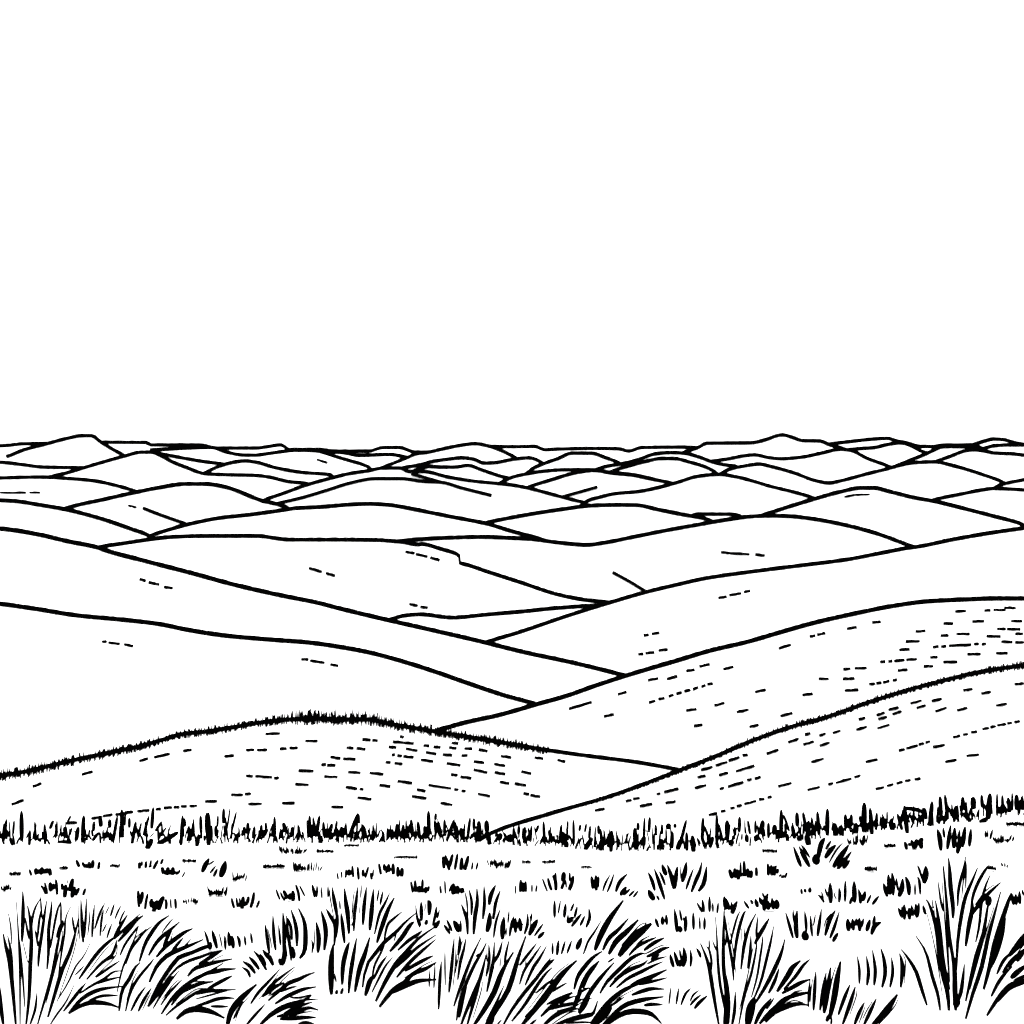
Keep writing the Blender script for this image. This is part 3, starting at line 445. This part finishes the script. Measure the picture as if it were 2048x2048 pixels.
# ---- small tufts: box in a crop, number of blades, lean
GT = 'small dark tufts dotted over the meadow'
SM = [
 ('k0', 85, 190, 835, 880, 'faint speckled tuft, lowest and leftmost of the first row under the brow'),
 ('k0', 260, 480, 785, 880, 'wide dark tuft with a jagged top near the left edge', '30 290 880 268 820;50 340 870 325 810;50 380 870 385 800;60 430 860 425 810;44 465 880 455 810;80 340 850 450 850'),
 ('k0', 545, 625, 785, 825, 'tiny flat tuft between two larger ones at left'),
 ('k0', 690, 930, 728, 825, 'v-topped tuft with one separate blade at its right', '38 730 800 700 735;34 780 800 755 755;36 810 810 820 750;46 850 810 855 735;36 905 820 915 750;50 770 790 860 795'),
 ('k0', 1010, 1105, 765, 808, 'two small dots of grass right of the v-topped tuft'),
 ('k0', 1270, 1505, 720, 825, 'airy tuft of blades rising to the right, under the tallest left spike of the brow', '40 1285 815 1280 755;28 1305 790 1305 745;36 1340 810 1345 745;30 1380 800 1390 735;40 1410 820 1455 735;34 1480 775 1500 722;24 1365 800 1400 790'),
 ('k0', 1480, 1710, 795, 895, 'solid dark tuft with a lone stalk at its right', '44 1505 865 1490 800;50 1540 875 1545 800;50 1590 875 1590 800;50 1625 870 1630 840;30 1640 860 1655 825;22 1675 895 1705 842;60 1510 850 1620 850'),
 ('k0', 1675, 1805, 720, 762, 'tiny brick-like tuft above the lone stalk'),
 ('k0', 0, 110, 955, 1030, 'squat dark tuft cut by the left edge of the photo'),
 ('k0', 370, 790, 905, 1080, 'tall thick tuft over the tip of the corner clump', '30 420 1050 400 1000 375 970;30 435 1050 425 1000 410 940;50 470 1025 465 985 460 940;30 495 1010 490 950;36 525 1055 522 980 512 912;36 575 1010 568 950;50 595 1080 600 1020 605 960;14 622 950 620 920;56 650 1020 655 970 670 905;50 665 1080 670 1030 690 980;44 690 1060 710 1030 728 990;36 765 1060 775 1030 785 995;50 620 1000 700 1010'),
 ('k0', 1260, 1630, 1015, 1210, 'big ragged tuft right of the short straight blades at left', '40 1280 1170 1275 1090 1270 1015;46 1290 1140 1305 1080 1310 1025;36 1335 1190 1345 1110 1360 1045;60 1400 1170 1395 1110;40 1380 1140 1400 1090;56 1415 1210 1430 1150 1450 1105;60 1460 1195 1480 1120 1508 1070;36 1528 1190 1530 1140 1525 1095;24 1575 1180 1570 1130 1572 1090;34 1618 1185 1615 1130 1610 1090'),
 ('k0', 1685, 1830, 1075, 1150, 'small cup-like tuft right of the big ragged tuft'),
 ('k1', 295, 430, 845, 935, 'small w-shaped tuft right of the five leaning blades'),
 ('k1', 65, 255, 970, 1080, 'low tuft sloping down to the right, under the five leaning blades'),
 ('k1', 285, 550, 1030, 1185, 'dark crown-like tuft with a tall blade at its right', '34 315 1180 300 1130 290 1085;30 345 1170 335 1080;24 370 1150 362 1085;50 385 1185 395 1120 395 1070;44 425 1150 440 1110 445 1070;44 465 1175 485 1110 497 1030;34 520 1175 535 1140 545 1105;50 340 1150 440 1140'),
 ('k1', 725, 985, 600, 690, 'small comb tuft directly under the left part of the brow'),
 ('k1', 1070, 1230, 632, 675, 'flat streak of grass right of the comb tuft'),
 ('k1', 1325, 1460, 586, 614, 'short bar of grass hugging the brow'),
 ('k1', 580, 780, 765, 815, 'four tiny stubs in a line'),
 ('k1', 855, 1120, 750, 850, 'low dark tuft with a pointed middle, right of the four tiny stubs'),
 ('k1', 1250, 1600, 785, 915, 'broken tuft in three pieces left of the photo centre', '24 1272 915 1260 850;24 1305 900 1300 840;30 1340 900 1345 820;50 1375 880 1370 820;34 1410 895 1400 785;36 1460 915 1450 795;40 1500 890 1500 820;34 1520 900 1550 795;34 1580 915 1570 850;24 1590 890 1595 820'),
 ('k1', 1640, 1875, 765, 900, 'dark tuft stepping down to the right above the upright central clump', '36 1665 870 1645 765;40 1695 830 1695 770;44 1735 840 1735 770;46 1780 870 1775 765;44 1820 890 1820 795;50 1855 890 1860 805;30 1715 860 1715 800;60 1690 810 1760 830'),
 ('k1', 690, 970, 960, 1115, 'rounded tuft with two long slanting blades on top of the bowl-like clump', '28 735 1100 715 1050 700 1005;28 780 1110 755 1070 740 1030;44 800 1095 785 1050 765 1015;56 830 1100 830 1040;48 855 1115 860 1070 850 1015;36 915 1115 905 1040 880 960;26 965 1070 940 1020 915 970'),
 ('k1', 1785, 2000, 690, 725, 'row of tiny dots of grass beneath the middle of the brow'),
 ('k2', 380, 725, 670, 835, 'big dark tuft with two lone blades at its right, near the middle of the brow', '44 405 815 395 700;44 455 830 415 690;46 455 800 485 680;40 505 825 530 675;50 560 830 570 710;50 595 830 630 695;28 660 825 670 755;28 700 825 718 755'),
 ('k2', 800, 1020, 720, 820, 'scruffy tuft right of the one with two lone blades'),
 ('k2', 1120, 1205, 730, 770, 'small dark lozenge of grass near the centre'),
 ('k2', 1305, 1425, 730, 770, 'small speckled lozenge of grass with a dot at its right'),
 ('k2', 1665, 1765, 785, 815, 'lone short bar of grass right of the lozenges'),
 ('k2', 95, 275, 915, 1035, 'four-pointed tuft at the top right of the dense central clump', '34 118 1035 100 930;40 145 1030 138 920;50 180 1035 175 970;36 205 1000 208 912;44 235 1035 240 980;34 255 1025 268 975;50 130 1010 240 1015'),
 ('k2', 360, 600, 925, 1050, 'rounded dark tuft touching the upright clump of six broad blades', '30 378 1045 368 970;26 418 1045 412 922;24 450 1030 475 960;60 490 1050 490 950;60 525 1050 530 970;60 565 1040 575 990'),
 ('k2', 1050, 1265, 915, 1045, 'blocky square tuft with single blades on both sides', '24 1062 1045 1062 970;40 1105 1030 1112 915;50 1135 1030 1130 940;36 1158 1030 1155 930;26 1214 1030 1214 960;28 1250 1030 1260 965'),
 ('k2', 1305, 1610, 840, 1020, 'tall dark tuft with diverging blades at centre right', '28 1355 1025 1330 960 1310 905;40 1395 1015 1375 960 1360 900;46 1435 1015 1430 930 1405 875;36 1430 960 1430 850;60 1500 935 1508 845;40 1485 1005 1510 930;24 1530 990 1525 920;50 1555 1015 1580 950 1595 880;30 1560 930 1562 850'),
 ('k2', 1755, 1830, 875, 1020, 'narrow upright tuft of three fused blades', '44 1775 1000 1762 885;46 1805 1015 1802 875;34 1820 990 1828 885'),
 ('k3', 1180, 1455, 740, 915, 'dark tuft with two tall spikes and a separate blade, right of the large wild tuft', '50 1215 905 1190 820;50 1245 900 1240 810;50 1275 915 1265 820;30 1295 890 1292 755;42 1330 890 1325 740;44 1365 900 1360 810;50 1385 900 1395 830;40 1440 885 1438 800;60 1210 870 1390 885'),
 ('k3', 1540, 1725, 765, 905, 'tuft with a zigzag tail under the feathery tuft', '38 1548 880 1545 765;40 1580 880 1575 780;44 1605 880 1600 790;30 1600 830 1625 785;40 1625 860 1640 815;22 1645 890 1670 865;36 1670 905 1695 875;30 1700 900 1722 850'),
 ('k3', 1495, 1630, 628, 670, 'flat spot of grass close under the brow left of the feathery tuft'),
 ('k4', 410, 585, 460, 575, 'dark comb of grass touching the brow right of the feathery tuft'),
 ('k4', 725, 825, 540, 585, 'tiny flat tuft under the brow at right'),
 ('k4', 900, 1070, 490, 610, 'dark tuft rising to the right close under the brow', '40 920 600 905 530;40 985 600 960 515;50 990 590 1010 510;50 1045 590 1040 500;36 950 570 940 540;46 1020 560 1060 500'),
 ('k4', 1590, 1655, 425, 530, 'narrow w-shaped tuft near the right edge'),
 ('k4', 1660, 1845, 465, 555, 'round dark tuft followed by two stubs near the right edge'),
 ('k4', 1780, 1950, 350, 400, 'broken streak of grass at the right edge'),
 ('k4', 555, 665, 740, 790, 'small flat tuft above the wide spiky one'),
 ('k4', 1620, 1690, 735, 780, 'dark oval of grass at the tip of the tallest clump'),
 ('k4', 1735, 1800, 710, 765, 'small square tuft right of the dark oval'),
 ('k4', 1915, 1960, 935, 1010, 'single stub of grass at the right edge above the sweeping clump'),
]
rg = random.Random(3)
for c, x0, x1, y0, y1, lab, *tr in SM:
    mb = MB(); sc = CROPS[c][2]; wpx = (x1-x0); h = y1-y0
    o = []
    if tr:
        plant('grass_tuft', lab, 'grass tuft', GT, [(c, tr[0])], True); continue
    flat = h < 55
    n = max(3, int(wpx/(19 if not flat else 15)))
    if flat:
        for k in range(n):
            x = x0 + (k+.5)/n*wpx
            o.append(stroke(mb, c, [rg.uniform(16, 26), x, y1 - rg.uniform(0, .2)*h, x+rg.uniform(-4, 4), y0+rg.uniform(0, .35)*h]))
        if h < 40: o.append(stroke(mb, c, [20, x0+4, (y0+y1)/2, x1-4, (y0+y1)/2]))
    else:
        for k in range(n):
            t = (k+.5)/n; x = x0 + t*wpx + rg.uniform(-4, 4)
            bow = .25*abs(t-.5)*2
            yb = y1 - h*(bow*.3 + rg.uniform(0, .3)); yt = y0 + h*rg.uniform(.02, .5)
            if rg.random() < .3: yt = y0 + h*rg.uniform(0, .12)
            ln = (t-.45)*.35*h + rg.uniform(-.06, .1)*h
            o.append(stroke(mb, c, [rg.uniform(13, 24) if h < 130 else rg.uniform(22, 36), x-ln*.4, yb, x+ln*.1, (yb+yt)/2, x+ln*.6, yt]))
        for k in range(int(n*.3)):
            t = rg.uniform(.12, .85); x = x0+t*wpx
            o.append(stroke(mb, c, [rg.uniform(24, 40), x, y1-h*rg.uniform(.08, .2), x+rg.uniform(-8, 8), y1-h*rg.uniform(.45, .62)]))
    og = sum(o, Vector((0, 0, 0)))/len(o)
    mb.build('grass_tuft', INK, origin=og, label=lab, category='grass tuft', group=GT)

# ---- grassy brow: the dense fringe along the far edge of the meadow
FR = {
'k0': '40 30 570 60 360;30 120 500 130 370;50 200 560 197 285;36 270 600 275 460;30 330 560 320 380;30 370 570 370 530;36 415 590 410 405;40 460 450 490 370;30 515 460 515 400;22 560 500 562 405;40 600 510 590 430;50 700 560 720 430;50 760 575 770 325;40 860 470 865 380;50 930 430 920 340;44 1010 440 1008 360;40 1040 570 1080 330;50 1125 530 1120 270;24 1150 420 1155 280;36 1190 440 1190 345;44 1215 585 1250 380;30 1270 530 1300 390;36 1320 510 1370 330;44 1395 450 1410 250;36 1430 470 1490 380;26 1480 510 1530 435;66 1350 635 1400 540;44 1665 600 1680 325;44 1700 430 1690 350;40 1850 490 1845 325;60 1910 500 1905 300;50 1810 610 1830 500;50 1750 560 1740 440;60 1450 590 1540 540 1640 480;40 120 600 90 530;60 530 580 660 575;40 850 560 910 480;36 990 530 990 470;30 640 510 660 440;30 650 330 615 400',
'k1': '60 80 600 75 300;30 160 430 165 325;40 215 400 218 260;24 250 450 278 250;30 290 480 335 290;44 150 520 145 420;40 340 560 330 500;44 440 500 440 390;44 490 540 500 430;40 560 520 565 410;36 610 480 605 390;40 690 530 685 335;50 790 480 765 390;50 850 520 850 430;40 1010 500 1008 325;36 1060 520 1040 340;44 1070 520 1100 325;40 1140 520 1135 385;50 1180 530 1215 400;36 1240 520 1260 370;60 1310 530 1300 430;50 1370 530 1455 305;26 1440 520 1450 350;30 1465 400 1460 310;60 1520 540 1500 420;40 1590 560 1590 460;40 1690 560 1680 470;36 1725 550 1728 440;40 1770 530 1770 450;50 1810 550 1812 400;44 1860 540 1870 410;30 1900 540 1930 400',
'k2': '40 40 550 25 410;44 120 520 100 360;14 143 520 143 390;44 180 540 165 380;50 240 540 225 420;50 265 500 262 285;40 330 490 320 370;36 325 370 330 305;50 370 520 350 380;40 410 520 410 360;44 430 560 500 360;50 520 520 500 380;60 580 550 560 440;40 620 550 645 345;40 680 460 680 350;60 730 540 725 375;60 800 480 795 370;50 820 595 820 500;60 910 550 930 490;80 1000 570 1020 500;40 1090 500 1095 420;44 1140 570 1150 430;36 1200 570 1210 420;36 1250 480 1275 415;40 1330 590 1320 380;50 1400 570 1370 460;40 1470 580 1485 410;30 1535 520 1545 370;36 1600 590 1595 365;34 1650 470 1660 410;30 1700 480 1715 400;36 1740 540 1750 420;60 1700 640 1770 530;34 1790 620 1800 520;40 1830 500 1825 415;60 1840 650 1880 530;60 1530 620 1530 560;50 1920 620 1915 510',
'k3': '40 20 640 5 450;50 100 660 110 465;60 330 640 320 440;40 350 460 350 390;36 400 640 410 345;40 450 480 458 340;36 515 510 512 410;36 570 500 570 405;60 620 450 640 400;40 690 440 690 400;44 575 640 570 540;30 620 600 600 530;50 660 630 665 470;60 710 640 750 540;40 740 580 795 365;44 800 650 797 480;60 860 660 850 510;44 940 560 948 345;34 1000 540 960 420;44 970 630 930 500;50 1010 620 1040 520;44 1075 600 1075 315;34 1130 560 1090 400;60 1170 520 1170 370;60 1200 600 1220 550;36 1245 510 1240 430;44 1280 480 1285 335;20 1333 490 1333 360;36 1380 500 1360 370;34 1430 490 1430 370;60 1480 500 1500 370;34 1515 520 1500 430;40 1550 530 1550 390;60 1600 500 1610 410;50 1665 540 1668 270;34 1720 560 1700 400;34 1740 470 1690 320;50 1790 540 1768 415;50 1815 430 1812 295;40 1900 480 1870 295;60 1830 560 1840 510;70 1920 600 1900 500;50 1350 570 1350 500;50 1430 560 1450 500',
'k4': '36 45 400 25 280;50 65 520 75 350;36 115 480 100 320;44 165 480 150 270;50 235 480 237 245;60 310 480 297 370;60 360 480 350 390;44 395 420 392 295;40 440 400 443 295;60 480 460 485 370;60 550 450 555 195;50 620 470 605 240;36 655 430 663 280;66 730 420 715 320;60 800 430 780 350;40 880 430 840 290;50 925 460 900 220;46 890 242 1000 255 1100 292;28 985 380 950 300;28 1012 352 972 290;36 1062 360 1018 295;36 980 380 955 300;36 1055 360 1030 300;44 1085 340 1075 240;50 1120 400 1140 185;50 1190 370 1200 320;44 1215 290 1208 140;40 1275 340 1250 125;50 1250 360 1240 310;44 1340 320 1345 220;44 1400 260 1405 145;60 1495 250 1495 145;36 1570 240 1567 125;50 1470 360 1430 310 1380 285;60 1620 340 1640 115;50 1550 370 1620 330;30 1700 310 1700 115;34 1750 290 1745 130;44 1810 280 1795 150;50 1870 260 1868 125;50 1720 290 1720 230;40 1920 260 1915 140'}
mb = MB()
for c, txt in FR.items():
    for s in txt.split(';'):
        v = [float(q) for q in s.split()]; v[0] *= .85
        stroke(mb, c, v, dd=15.9, blunt=True)
mb.build('brow_grass', INK, kind='stuff', label='dense fringe of spiky grass along the brow of the meadow', category='grass')
mb = MB(); rb = random.Random(11)
x = -700.0
while x < 2750:
    yb = interp(TE, x) - 1
    dens = interp([(0, .5), (380, .6), (460, 1), (560, 1), (1000, .9), (1200, .8), (1250, 1), (1290, 1), (1340, .6), (1500, .6), (1700, .9), (1850, .75), (2048, .6)], x)
    if rb.random() < dens:
        h = rb.uniform(9, 26) if rb.random() < (.75 if -20 < x < 2070 else .5) else rb.uniform(24, 38)
        if not -20 < x < 2070: h *= 1.25
        b = yb + rb.uniform(-11, 6); ln = rb.uniform(-8, 9) if h < 27 else rb.uniform(-3, 4)
        stroke(mb, 'N', [rb.uniform(3.2, 5.4), x, b, x+ln*.4, b-h*.5, x+ln, b-h], dd=15.85, blunt=True)
    x += rb.uniform(1.9, 4.0)
mb.build('brow_undergrowth', INK, kind='stuff', label='short tangled grass at the foot of the brow fringe', category='grass')
